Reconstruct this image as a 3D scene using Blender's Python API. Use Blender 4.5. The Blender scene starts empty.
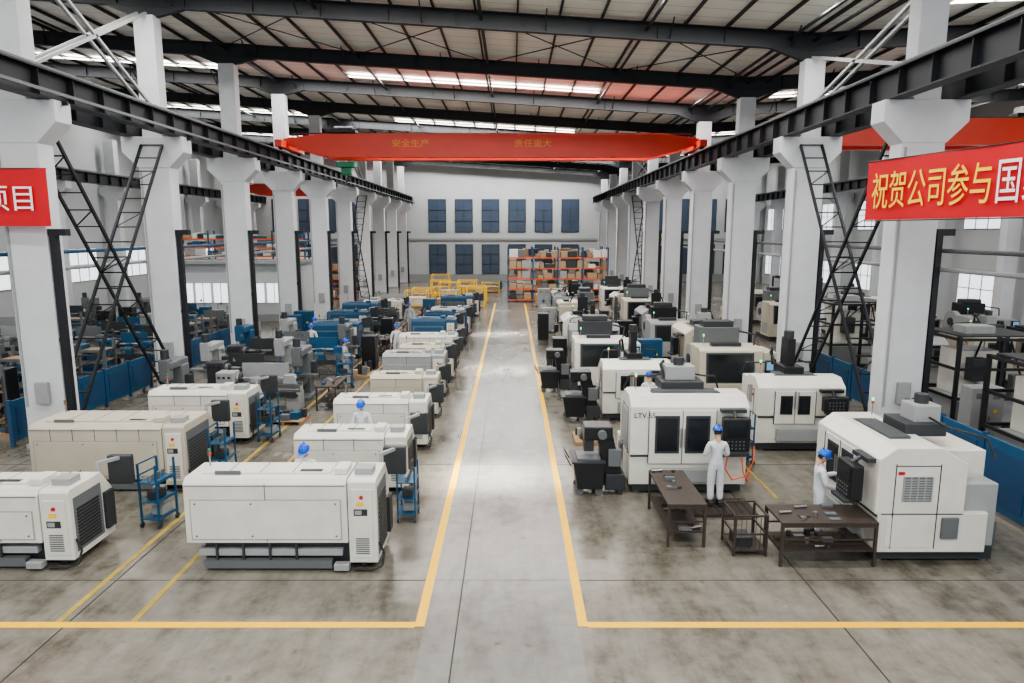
import bpy, bmesh, math, random
from mathutils import Vector, Matrix
random.seed(7)
C = bpy.context.scene.collection

# ---------------------------------------------------------------- materials
def mat(name, rgb, rough=0.5, metal=0.0, var=0.06, scale=3.0, emis=0, bump=0.0):
    m = bpy.data.materials.new(name); m.use_nodes = True
    nt = m.node_tree; b = nt.nodes['Principled BSDF']
    b.inputs['Roughness'].default_value = rough
    b.inputs['Metallic'].default_value = metal
    c = (rgb[0], rgb[1], rgb[2], 1)
    if emis:
        b.inputs['Base Color'].default_value = c
        b.inputs['Emission Color'].default_value = c
        b.inputs['Emission Strength'].default_value = emis
        return m
    tc = nt.nodes.new('ShaderNodeTexCoord'); n = nt.nodes.new('ShaderNodeTexNoise')
    n.inputs['Scale'].default_value = scale; n.inputs['Detail'].default_value = 5
    r = nt.nodes.new('ShaderNodeMix'); r.data_type = 'RGBA'
    r.inputs[6].default_value = tuple(max(0, x*(1-var*2)) for x in rgb)+(1,)
    r.inputs[7].default_value = tuple(min(1, x*(1+var)) for x in rgb)+(1,)
    nt.links.new(tc.outputs['Object'], n.inputs['Vector'])
    nt.links.new(n.outputs['Fac'], r.inputs[0]); nt.links.new(r.outputs[2], b.inputs['Base Color'])
    if bump:
        bp = nt.nodes.new('ShaderNodeBump'); bp.inputs['Strength'].default_value = bump
        nt.links.new(n.outputs['Fac'], bp.inputs['Height']); nt.links.new(bp.outputs[0], b.inputs['Normal'])
    return m

M = dict(
 white=mat('machine_white',(0.66,0.64,0.58),0.35,var=.12,scale=2.0),
 cream=mat('machine_cream',(0.50,0.46,0.37),0.4,var=.1,scale=1.5),
 lgrey=mat('light_grey',(0.30,0.31,0.31),0.45),
 grey=mat('mid_grey',(0.12,0.13,0.135),0.5),
 dgrey=mat('dark_grey',(0.032,0.036,0.04),0.5),
 black=mat('black_plastic',(0.010,0.011,0.013),0.35),
 glass=mat('dark_window',(0.012,0.016,0.02),0.12),
 blue=mat('blue_paint',(0.012,0.055,0.13),0.45),
 tblue=mat('teal_blue_paint',(0.012,0.072,0.15),0.45),
 steel=mat('bare_steel',(0.38,0.38,0.38),0.3,0.9),
 iron=mat('roof_steel',(0.010,0.012,0.016),0.5,0.1),
 brown=mat('oily_brown_steel',(0.050,0.036,0.028),0.6,var=0.25,scale=9),
 wood=mat('wood',(0.32,0.21,0.12),0.7,var=0.2),
 orange=mat('orange_paint',(0.68,0.11,0.03),0.45),
 crane=mat('crane_red_orange',(0.68,0.055,0.028),0.4,var=.1,scale=1),
 yellow=mat('yellow_paint',(0.85,0.52,0.03),0.5),
 red=mat('red_paint',(0.5,0.02,0.02),0.45),
 green=mat('green_paint',(0.02,0.18,0.09),0.45),
 concrete=mat('white_painted_concrete',(0.58,0.59,0.61),0.7,var=0.1,scale=1.2),
 wall=mat('wall_paint',(0.46,0.48,0.49),0.8,var=0.05,scale=0.4),
 carton=mat('cardboard',(0.36,0.26,0.16),0.8),
 banner=mat('banner_cloth',(0.56,0.009,0.015),0.6,var=0.08,scale=1.5),
 btext=mat('banner_yellow',(0.95,0.64,0.05),0.6,var=0.02),
 ctext=mat('crane_lettering_paint',(0.85,0.36,0.05),0.6,var=0.02),
 wtext=mat('banner_white',(0.9,0.85,0.85),0.6,var=0.02),
 skin=mat('skin',(0.55,0.33,0.22),0.5),
 cloth=mat('work_clothes',(0.60,0.62,0.64),0.85,var=0.14,scale=8,bump=0.4),
 cloth2=mat('work_clothes_grey',(0.33,0.36,0.40),0.85,var=0.1,scale=8,bump=0.3),
 hair=mat('hair',(0.012,0.01,0.009),0.6),
 helmet=mat('helmet_blue',(0.01,0.10,0.55),0.25),
 shoe=mat('shoe',(0.03,0.03,0.035),0.6),
 lip=mat('lip',(0.35,0.12,0.1),0.5),
 winlit=mat('daylight_pane',(0.85,0.93,1.0),0.3,emis=1.0),
 skylit=mat('skylight_panel',(1.0,0.98,0.94),0.3,emis=7),
 windark=mat('tinted_pane',(0.06,0.085,0.13),0.25),
 sig_g=mat('signal_green',(0.05,0.9,0.3),0.3,emis=1.5),
 sig_r=mat('signal_red',(0.6,0.05,0.03),0.3),
 screen=mat('screen_glow',(0.15,0.3,0.45),0.3,emis=0.5),
)
# ---------------------------------------------------------------- mesh builder
class MB:
    def __init__(s): s.v=[]; s.f=[]; s.m=[]; s.sm=[]; s.mats=[]
    def mi(s, k):
        if k not in s.mats: s.mats.append(k)
        return s.mats.index(k)
    def add(s, vs, fs, k, smooth=False, bv=0):
        if bv:
            bm = bmesh.new(); bvs=[bm.verts.new(v) for v in vs]
            for f in fs:
                bm.faces.new([bvs[i] for i in f])
            bmesh.ops.recalc_face_normals(bm, faces=bm.faces)
            es=[e for e in bm.edges if len(e.link_faces)==2 and e.calc_face_angle(0)>0.35]
            bmesh.ops.bevel(bm, geom=es, offset=bv, segments=2, profile=0.5, affect='EDGES', clamp_overlap=True)
            bm.verts.index_update()
            vs=[v.co[:] for v in bm.verts]; fs=[[v.index for v in f.verts] for f in bm.faces]; bm.free()
        o=len(s.v); s.v+= [tuple(v) for v in vs]; i=s.mi(k)
        for f in fs:
            s.f.append([o+j for j in f]); s.m.append(i); s.sm.append(smooth)
    def box(s,x0,y0,z0,x1,y1,z1,k,bv=0):
        x0,x1=sorted((x0,x1)); y0,y1=sorted((y0,y1)); z0,z1=sorted((z0,z1))
        s.add([(x0,y0,z0),(x1,y0,z0),(x1,y1,z0),(x0,y1,z0),(x0,y0,z1),(x1,y0,z1),(x1,y1,z1),(x0,y1,z1)],
              [(3,2,1,0),(4,5,6,7),(0,1,5,4),(1,2,6,5),(2,3,7,6),(3,0,4,7)],k,bv=bv)
    def prism(s,pts,axis,a,b,k,bv=0):
        n=len(pts)
        def P(p,t):
            return (t,p[0],p[1]) if axis=='x' else ((p[0],t,p[1]) if axis=='y' else (p[0],p[1],t))
        vs=[P(p,a) for p in pts]+[P(p,b) for p in pts]
        fs=[list(range(n))[::-1],list(range(n,2*n))]+[(i,(i+1)%n,n+(i+1)%n,n+i) for i in range(n)]
        s.add(vs,fs,k,bv=bv)
    def cyl(s,p0,p1,r,k,n=14,r1=None,caps=True):
        p0=Vector(p0);p1=Vector(p1);d=(p1-p0).normalized(); r1=r if r1 is None else r1
        a=d.orthogonal().normalized(); b=d.cross(a)
        A=[p0+(a*math.cos(t)+b*math.sin(t))*r for t in [2*math.pi*i/n for i in range(n)]]
        B=[p1+(a*math.cos(t)+b*math.sin(t))*r1 for t in [2*math.pi*i/n for i in range(n)]]
        s.add(A+B,[(i,(i+1)%n,n+(i+1)%n,n+i) for i in range(n)],k,smooth=True)
        if caps: s.add(A+B,[list(range(n))[::-1],list(range(n,2*n))],k)
    def tube(s,pts,r,k,n=8):
        for a,b in zip(pts[:-1],pts[1:]): s.cyl(a,b,r,k,n)
    def bar(s,p0,p1,w,h,k,up=(0,0,1)):
        p0=Vector(p0);p1=Vector(p1);d=(p1-p0).normalized();u=Vector(up)
        if abs(d.dot(u))>0.98: u=Vector((1,0,0))
        a=d.cross(u).normalized()*w/2; b=a.cross(d).normalized()*h/2
        vs=[p0-a-b,p0+a-b,p0+a+b,p0-a+b,p1-a-b,p1+a-b,p1+a+b,p1-a+b]
        s.add(vs,[(3,2,1,0),(4,5,6,7),(0,1,5,4),(1,2,6,5),(2,3,7,6),(3,0,4,7)],k)
    def sphere(s,c,r,k,seg=14,rings=10,fn=None,keep=None):
        vs=[];fs=[]
        for i in range(rings+1):
            ph=math.pi*i/rings
            for j in range(seg):
                t=2*math.pi*j/seg
                u=(math.sin(ph)*math.cos(t),math.sin(ph)*math.sin(t),math.cos(ph))
                p=(u[0]*r[0],u[1]*r[1],u[2]*r[2])
                if fn: p=fn(u,p)
                vs.append((c[0]+p[0],c[1]+p[1],c[2]+p[2]))
        for i in range(rings):
            for j in range(seg):
                ph=math.pi*(i+.5)/rings;t=2*math.pi*(j+.5)/seg
                if keep and not keep((math.sin(ph)*math.cos(t),math.sin(ph)*math.sin(t),math.cos(ph))): continue
                fs.append((i*seg+j,(i+1)*seg+j,(i+1)*seg+(j+1)%seg,i*seg+(j+1)%seg))
        s.add(vs,fs,k,smooth=True)
    def mesh(s,name):
        me=bpy.data.meshes.new(name); me.from_pydata(s.v,[],s.f)
        for k in s.mats: me.materials.append(M[k])
        me.polygons.foreach_set('material_index',s.m); me.polygons.foreach_set('use_smooth',s.sm)
        me.update(); return me
def put(name,me,loc=(0,0,0),rz=0,parent=None,scale=1):
    if isinstance(me,MB): me=me.mesh(name)
    o=bpy.data.objects.new(name,me); o.location=loc; o.rotation_euler=(0,0,math.radians(rz))
    if scale!=1: o.scale=(scale,)*3 if not isinstance(scale,tuple) else scale
    C.objects.link(o)
    if parent: o.parent=parent
    return o
def empty(name,loc,rz=0):
    e=bpy.data.objects.new(name,None); e.location=loc; e.rotation_euler=(0,0,math.radians(rz)); e.empty_display_size=.2
    C.objects.link(e); return e
def text(name,s,size,matk,parent,loc,rot,sx=1,ext=0.004):
    cu=bpy.data.curves.new(name,'FONT'); cu.body=s; cu.size=size; cu.extrude=ext
    cu.materials.append(M[matk]); o=bpy.data.objects.new(name,cu); C.objects.link(o)
    o.location=loc; o.rotation_euler=rot; o.scale=(sx,1,1)
    if parent: o.parent=parent
    return o

# ---------------------------------------------------------------- building shell
YB=84.0; XL=-31.8; XR=29.8; Y0=-6.0
CXL=-13.0; CXR=10.8
CY=[4.8+7*i for i in range(12)]   # 4.8 ... 81.8
def rz(x): # underside of rafters
    return 12.4+0.062*(CXR-x) if x<CXR else 12.4+0.05*(x-CXR)

def floor_mat(name,c0,c1,c2):
    m=bpy.data.materials.new(name); m.use_nodes=True; nt=m.node_tree; b=nt.nodes['Principled BSDF']
    tc=nt.nodes.new('ShaderNodeTexCoord')
    def noise(sc,det,vec=None):
        n=nt.nodes.new('ShaderNodeTexNoise'); n.inputs['Scale'].default_value=sc; n.inputs['Detail'].default_value=det
        n.inputs['Roughness'].default_value=.65
        nt.links.new(vec or tc.outputs['Object'],n.inputs['Vector']); return n
    n1=noise(0.3,8); n2=noise(3.2,8)
    mp=nt.nodes.new('ShaderNodeMapping'); mp.inputs['Scale'].default_value=(2.2,0.5,1); nt.links.new(tc.outputs['Object'],mp.inputs[0])
    n3=noise(0.8,8,mp.outputs[0])
    a=nt.nodes.new('ShaderNodeMath'); a.operation='ADD'; nt.links.new(n1.outputs['Fac'],a.inputs[0]); nt.links.new(n3.outputs['Fac'],a.inputs[1])
    c=nt.nodes.new('ShaderNodeMath'); c.operation='MULTIPLY_ADD'; nt.links.new(n2.outputs['Fac'],c.inputs[0]); c.inputs[1].default_value=.7; nt.links.new(a.outputs[0],c.inputs[2])
    r=nt.nodes.new('ShaderNodeValToRGB'); e=r.color_ramp.elements
    e[0].position=0.41; e[0].color=c0+(1,); e[1].position=0.60; e[1].color=c2+(1,)
    x=e.new(.49); x.color=c1+(1,)
    d=nt.nodes.new('ShaderNodeMath'); d.operation='MULTIPLY'; d.inputs[1].default_value=0.37; nt.links.new(c.outputs[0],d.inputs[0])
    nt.links.new(d.outputs[0],r.inputs[0])
    v=noise(1.7,3); vr=nt.nodes.new('ShaderNodeValToRGB'); vr.color_ramp.elements[0].position=.66; vr.color_ramp.elements[0].color=(1,1,1,1); vr.color_ramp.elements[1].position=.74; vr.color_ramp.elements[1].color=(.6,.58,.55,1)
    nt.links.new(v.outputs['Fac'],vr.inputs[0])
    mx=nt.nodes.new('ShaderNodeMix'); mx.data_type='RGBA'; mx.blend_type='MULTIPLY'; mx.inputs[0].default_value=1
    nt.links.new(r.outputs[0],mx.inputs[6]); nt.links.new(vr.outputs[0],mx.inputs[7]); nt.links.new(mx.outputs[2],b.inputs['Base Color'])
    rr=nt.nodes.new('ShaderNodeMapRange'); rr.inputs[3].default_value=.10; rr.inputs[4].default_value=.36
    nt.links.new(n1.outputs['Fac'],rr.inputs[0]); nt.links.new(rr.outputs[0],b.inputs['Roughness'])
    return m
M['floor']=floor_mat('polished_concrete',(0.078,0.068,0.053),(0.15,0.137,0.113),(0.215,0.20,0.172))
M['aisle']=floor_mat('aisle_concrete',(0.128,0.122,0.11),(0.175,0.169,0.155),(0.22,0.213,0.196))
M['joint']=mat('joint_dark',(0.03,0.026,0.024),0.8)
M['line']=mat('floor_line_yellow',(0.85,0.48,0.003),0.45,var=0.08,scale=6)
M['line_f']=mat('floor_line_faded',(0.40,0.29,0.06),0.5,var=0.3,scale=5)

b=MB(); b.box(XL-.3,Y0,-.3,XR+.3,YB+.3,0,'floor'); put('floor',b)
b=MB(); b.box(-1.35,Y0+.1,0,1.02,YB-20,0.004,'aisle'); put('floor_aisle',b)
b=MB(); 
b.box(-1.50,9.68,0,-1.35,58,.008,'line'); b.box(1.02,9.68,0,1.17,58,.008,'line')
b.box(-31,9.65,0,-1.5,9.80,.008,'line'); b.box(1.17,9.65,0,29,9.80,.008,'line')
put('floor_marking_lines',b)
b=MB(); b.box(-7.12,9.8,0,-7.02,45,.006,'line_f'); b.box(-5.95,9.8,0,-5.85,50,.006,'line_f'); b.box(6.0,14.8,0,6.08,50,.006,'line_f')
put('floor_marking_faded',b)
b=MB()
for x in (-18.9,-12.9,-6.9,-0.85,5.1,11.1,17.1): b.box(x-.01,Y0,0,x+.01,YB,.0055,'joint')
for i in range(15):
    y=5.1+6*i; b.box(XL,y-.006,0,XR,y+.006,.0052,'joint')
put('floor_joints',b)

b=MB(); b.box(XL,YB,0,XR,YB+.3,14.9,'wall'); b.box(XL,YB-.03,0,XR,YB,.9,'lgrey'); b.box(XL,YB-.1,5.0,XR,YB,5.25,'lgrey'); put('wall_back',b)
def window(name,x0,z0,x1,z1,y,pane,axis='y',nv=2,nh=3,face=-1):
    b=MB(); t=.05
    def bx(a0,c0,a1,c1,d0,d1,k):
        if axis=='y': b.box(a0,y+d0*1,c0,a1,y+d1,c1,k)
        else: b.box(y+d0,a0,c0,y+d1,a1,c1,k)
    s=face
    bx(x0,z0,x1,z1,0,s*.03,pane)
    fr='dgrey' if axis=='y' else 'lgrey'
    for i in range(nv+1):
        xx=x0+(x1-x0)*i/nv; bx(xx-t/2,z0,xx+t/2,z1,0,s*.07,fr)
    for i in range(nh+1):
        zz=z0+(z1-z0)*i/nh; bx(x0,zz-t/2,x1,zz+t/2,0,s*.07,fr)
    return put(name,b)
wi=1
for x in [-29,-25.8,-22.6,-19.4,-16.2]+[-10.1+3.22*i for i in range(6)]+[13,16.2,19.4,22.6,25.8]:
    window('window_%d'%wi,x,6.0,x+2.1,9.9,YB,'windark'); wi+=1
    window('window_%d'%wi,x,.95,x+2.1,4.5,YB,'windark'); wi+=1
b=MB(); b.box(XL,Y0,0,XL-.3,YB,15.2,'wall'); put('wall_left',b)
b=MB(); b.box(XR,Y0,0,XR+.3,YB,14.0,'wall'); put('wall_right',b)
for i in range(11):
    y=CY[i]+1.2
    window('window_%d'%wi,y,2.4,y+4.6,4.8,XL,'winlit','x',4,2,1); wi+=1
    for z0,z1 in ((1.2,3.6),(6.2,8.6)):
        window('window_%d'%wi,y,z0,y+4.6,z1,XR,'winlit','x',4,2,-1); wi+=1

# roof
def roof_mat():
    m=bpy.data.materials.new('roof_sheet'); m.use_nodes=True; nt=m.node_tree; b=nt.nodes['Principled BSDF']
    tc=nt.nodes.new('ShaderNodeTexCoord'); w=nt.nodes.new('ShaderNodeTexWave'); w.bands_direction='Y'; w.inputs['Scale'].default_value=.35
    w.wave_profile='SAW'
    nt.links.new(tc.outputs['Object'],w.inputs['Vector'])
    r=nt.nodes.new('ShaderNodeValToRGB'); r.color_ramp.elements[0].color=(0.45,.43,.38,1); r.color_ramp.elements[1].position=.08; r.color_ramp.elements[1].color=(0.9,.88,.81,1)
    nt.links.new(w.outputs['Fac'],r.inputs[0]); nt.links.new(r.outputs[0],b.inputs['Base Color']); b.inputs['Roughness'].default_value=.6
    return m
M['roof']=roof_mat()
RH=0.60
b=MB()
for xa,xb in ((XL-.3,CXR),(CXR,XR+.3)):
    za,zb=rz(xa)+RH+.12,rz(xb)+RH+.12
    b.prism([(xa,za),(xb,zb),(xb,zb+.1),(xa,za+.1)],'y',Y0,YB+.3,'roof')
put('ceiling',b)
b=MB(); x=XL+.5
while x<XR:
    z=rz(x)+RH; b.box(x-.03,Y0,z-.01,x+.03,YB,z+.12,'iron'); x+=1.5
put('roof_purlins',b)
def rafter(name,y):
    b=MB()
    for xa,xb in ((XL,CXR),(CXR,XR)):
        for t0,t1,w in ((0,.04,.12),(RH-.04,RH,.12),(.04,RH-.04,.02)):
            b.prism([(xa,rz(xa)+t0),(xb,rz(xb)+t0),(xb,rz(xb)+t1),(xa,rz(xa)+t1)],'y',y-w,y+w,'iron')
    xx=XL+1
    while xx<XR:
        b.box(xx-.01,y-.1,rz(xx)+.04,xx+.01,y+.1,rz(xx)+RH-.04,'iron'); xx+=2.4
    for xc in (CXL,):
        b.prism([(xc-1.4,rz(xc-1.4)),(xc+1.4,rz(xc+1.4)),(xc+.35,rz(xc)-.35),(xc-.35,rz(xc)-.35)],'y',y-.1,y+.1,'iron')
    b.prism([(CXR-1.6,rz(CXR-1.6)),(CXR+1.6,rz(CXR+1.6)),(CXR+.35,rz(CXR)-.35),(CXR-.35,rz(CXR)-.35)],'y',y-.1,y+.1,'iron')
    for i in range(14):
        xx=XL+2.2+i*4.4
        if xx<XR-1:
            b.bar((xx,y-.1,rz(xx)+.05),(xx,y-.8,rz(xx)+RH),.04,.04,'iron'); b.bar((xx,y+.1,rz(xx)+.05),(xx,y+.8,rz(xx)+RH),.04,.04,'iron')
    put(name,b)
for y in CY: rafter('roof_rafter',y)
b=MB()
for xx in (-26,-19.5,-13,-7,-1.1,4.8,9.9,10.8,11.7,17,23):
    z=rz(xx)+.35; b.cyl((xx,Y0,z),(xx,YB,z),.06,'iron',8)
for ya in (CY[3],CY[7],CY[9]):
    for xa,xb in ((-13,-7),(-7,-1.1),(-1.1,4.8),(4.8,10.8)):
        b.cyl((xa,ya,rz(xa)+.5),(xb,ya+7,rz(xb)+.5),.022,'iron',6); b.cyl((xa,ya+7,rz(xa)+.5),(xb,ya,rz(xb)+.5),.022,'iron',6)
put('roof_tie_bars',b)

# columns
def column(side):
    b=MB(); w=.56; d=.32
    b.box(-w,-d,0,w,d,8.6,'concrete',bv=.03)
    b.prism([(-w,8.3),(w,8.3),(1.12,8.85),(1.12,9.4),(-1.12,9.4),(-1.12,8.85)],'y',-d-.02,d+.02,'concrete',bv=.02)
    zt=rz(CXL if side=='L' else CXR)-.35
    b.box(-.36,-.28,9.4,.36,.28,zt+.03,'concrete',bv=.02)
    b.box(-w-.05,-d-.05,0,w+.05,d+.05,.12,'lgrey')
    b.box(w+.04,-d+.02,0.0,w+.2,-d+.2,6.0,'iron'); b.box(w+.02,-d,5.9,w+.5,-d+.22,6.08,'iron'); b.box(w,-d+.04,3,w+.06,-d+.16,3.12,'iron')
    b.box(-.16,-d-.12,1.3,.2,-d,1.9,'lgrey',bv=.01)
    b.box(-w+.05,-d-.03,1.2,-w+.11,-d,8.2,'lgrey')
    return b.mesh('column_'+side)
ML,MR=column('L'),column('R')
for y in CY:
    put('concrete_column',ML,(CXL,y,0)); put('concrete_column',MR,(CXR,y,0))
b=MB(); b.box(-.4,-.3,0,.4,.3,12.9,'concrete',bv=.03); b.prism([(-.4,8.4),(.4,8.4),(1,8.9),(1,9.4),(-1,9.4),(-1,8.9)],'y',-.31,.31,'concrete')
MO=b.mesh('column_outer')
for y in CY:
    if y>18:
        put('concrete_column',MO,(-30.7,y,0)); put('concrete_column',MO,(28.7,y,0))
# crane runway beams
def runway(x):
    b=MB()
    b.box(-.2,Y0,9.4,.2,YB,9.44,'iron'); b.box(-.22,Y0,10.1,.22,YB,10.15,'iron'); b.box(-.02,Y0,9.44,.02,YB,10.1,'iron')
    b.box(-.04,Y0,10.15,.04,YB,10.27,'grey')
    y=Y0+.3
    while y<YB:
        b.box(-.17,y,9.44,.17,y+.02,10.1,'iron'); y+=1.4
    put('crane_runway_beam',b,(x,0,0))
for x in (CXL+.85,CXL-.85,CXR-.85,CXR+.85,-29.8,27.8): runway(x)
b=MB(); b.box(CXL+1.2,Y0,9.5,CXL+1.27,YB,9.58,'grey')
for y in CY: b.box(CXL+.85,y-.03,9.3,CXL+1.27,y+.03,9.4,'iron')
put('crane_power_rail',b)

# lattice cross bracing
def lattice(b,p0,p1,sep=.38,k='iron'):
    p0=Vector(p0);p1=Vector(p1);L=(p1-p0).length;n=int(L/.6)
    s=Vector((sep,0,0))
    for sg in (-1,1): b.bar(p0+s*sg,p1+s*sg,.07,.09,k)
    for i in range(n+1):
        q=p0.lerp(p1,i/n); b.bar(q-s,q+s,.04,.04,k)
        if i<n and i%3==0:
            q2=p0.lerp(p1,(i+1)/n); b.bar(q-s,q2+s,.03,.03,k)
for x in (CXL,CXR):
    for yi in (2,7):
        ya,yb=CY[yi]+.35,CY[yi+1]-.35
        b=MB(); lattice(b,(0,ya,.3),(0,yb,9.1)); lattice(b,(0,yb,.3),(0,ya,9.1))
        put('column_cross_brace',b,(x,0,0))
        b=MB(); 
        for sx in (-.15,.15):
            b.bar((sx,ya,10.4),(sx,yb,rz(x)-.3),.09,.09,'lgrey'); b.bar((sx,yb,10.4),(sx,ya,rz(x)-.3),.09,.09,'lgrey')
        put('upper_cross_brace',b,(x,0,0))

# ---------------------------------------------------------------- overhead cranes
def crane(name,x0,x1,y,txt=False,hx=-8.4):
    e=empty(name,((x0+x1)/2,y,0)); w=(x1-x0)/2
    b=MB()
    for dy in (-.9,.9):
        b.prism([(-w,10.62),(-w+1.2,10.25),(-w+2.4,9.95),(w-2.4,9.95),(w-1.2,10.25),(w,10.62),(w,10.9),(w-2,11.15),(-w+2,11.15),(-w,10.9)],'y',dy-.22,dy+.22,'crane',bv=.01)
        b.box(-w+.4,dy-.04,11.15,w-.4,dy+.04,11.22,'dgrey')
    put('girders',b,parent=e)
    b=MB()
    for sx in (-1,1):
        b.box(sx*w-.18,-2,10.38,sx*w+.18,2,10.75,'crane',bv=.02)
        for yy in (-1.6,1.6): b.cyl((sx*w-.09,yy,10.45),(sx*w+.09,yy,10.45),.18,'dgrey',16)
    put('end_trucks',b,parent=e)
    b=MB()
    b.box(hx-.8,-1.2,11.22,hx+.8,1.2,11.36,'dgrey'); b.cyl((hx-.5,-.3,11.5),(hx+.5,-.3,11.5),.16,'dgrey',16); b.box(hx-.7,.2,11.36,hx-.2,.8,11.6,'dgrey',bv=.02)
    for dx in (-.12,.12): b.cyl((hx+dx,0,11.3),(hx+dx,0,9.6),.012,'dgrey',6)
    b.box(hx-.5,-.3,9.5,hx+.5,.3,9.8,'green',bv=.03); b.box(hx-.28,-.16,9.1,hx+.28,.16,9.5,'green',bv=.03); b.cyl((hx,0,9.1),(hx,0,9.0),.04,'steel')
    b.tube([(hx,0,9.05),(hx+.1,0,8.95),(hx+.1,0,8.82),(hx,0,8.75),(hx-.1,0,8.82)],.035,'dgrey')
    put('hoist_trolley',b,parent=e)
    if txt:
        text('crane_lettering_1','安全生产',.42,'ctext',e,(-5.3,-1.13,10.5),(math.pi/2,0,0),1.2)
        text('crane_lettering_2','责任重大',.42,'ctext',e,(1.2,-1.13,10.5),(math.pi/2,0,0),1.2)
    return e
crane('overhead_crane',CXL+.85,CXR-.85,38.6,True,-8)
crane('overhead_crane',CXR+.85,27.8,33.5,False,5)
crane('overhead_crane',-29.8,CXL-.85,77,False,3)

# ---------------------------------------------------------------- banners
N=40
e=empty('hanging_banner',(9.1,17.9,0))
e.rotation_euler=(0,0,math.atan2(-.975,.222))
b=MB(); L=9.0
vs=[]
for i in range(N+1):
    t=L*i/N; s=.03*math.sin(t*2.3)
    vs+= [(t,s,6.3),(t,s*.5,7.75)]
fs=[(2*i,2*i+2,2*i+3,2*i+1) for i in range(N)]
b.add(vs,fs,'banner',smooth=True); put('cloth',b,parent=e)
b=MB(); b.cyl((0,0,7.76),(L,0,7.76),.015,'dgrey',6); b.cyl((0,0,6.28),(L,0,6.28),.015,'dgrey',6); put('ropes',b,parent=e)
text('letters_1','祝贺公司参与',.95,'btext',e,(.24,-.06,6.66),(math.pi/2,0,0),.60)
text('letters_2','国家重点项目',.98,'wtext',e,(3.70,-.06,6.66),(math.pi/2,0,0),.60)
e=empty('hanging_banner',(-16.8,18.1,0))
b=MB(); vs=[]; L=4.78
for i in range(N+1):
    t=L*i/N; s=.03*math.sin(t*2.3)
    vs+= [(t,s,6.15),(t,s*.5,7.62)]
b.add(vs,fs,'banner',smooth=True); put('cloth',b,parent=e)
b=MB(); b.cyl((0,0,7.62),(L,0,7.62),.015,'dgrey',6); put('ropes',b,parent=e)
text('letters_1','国家重点项目',.72,'wtext',e,(.18,-.06,6.6),(math.pi/2,0,0),1.0)

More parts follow.
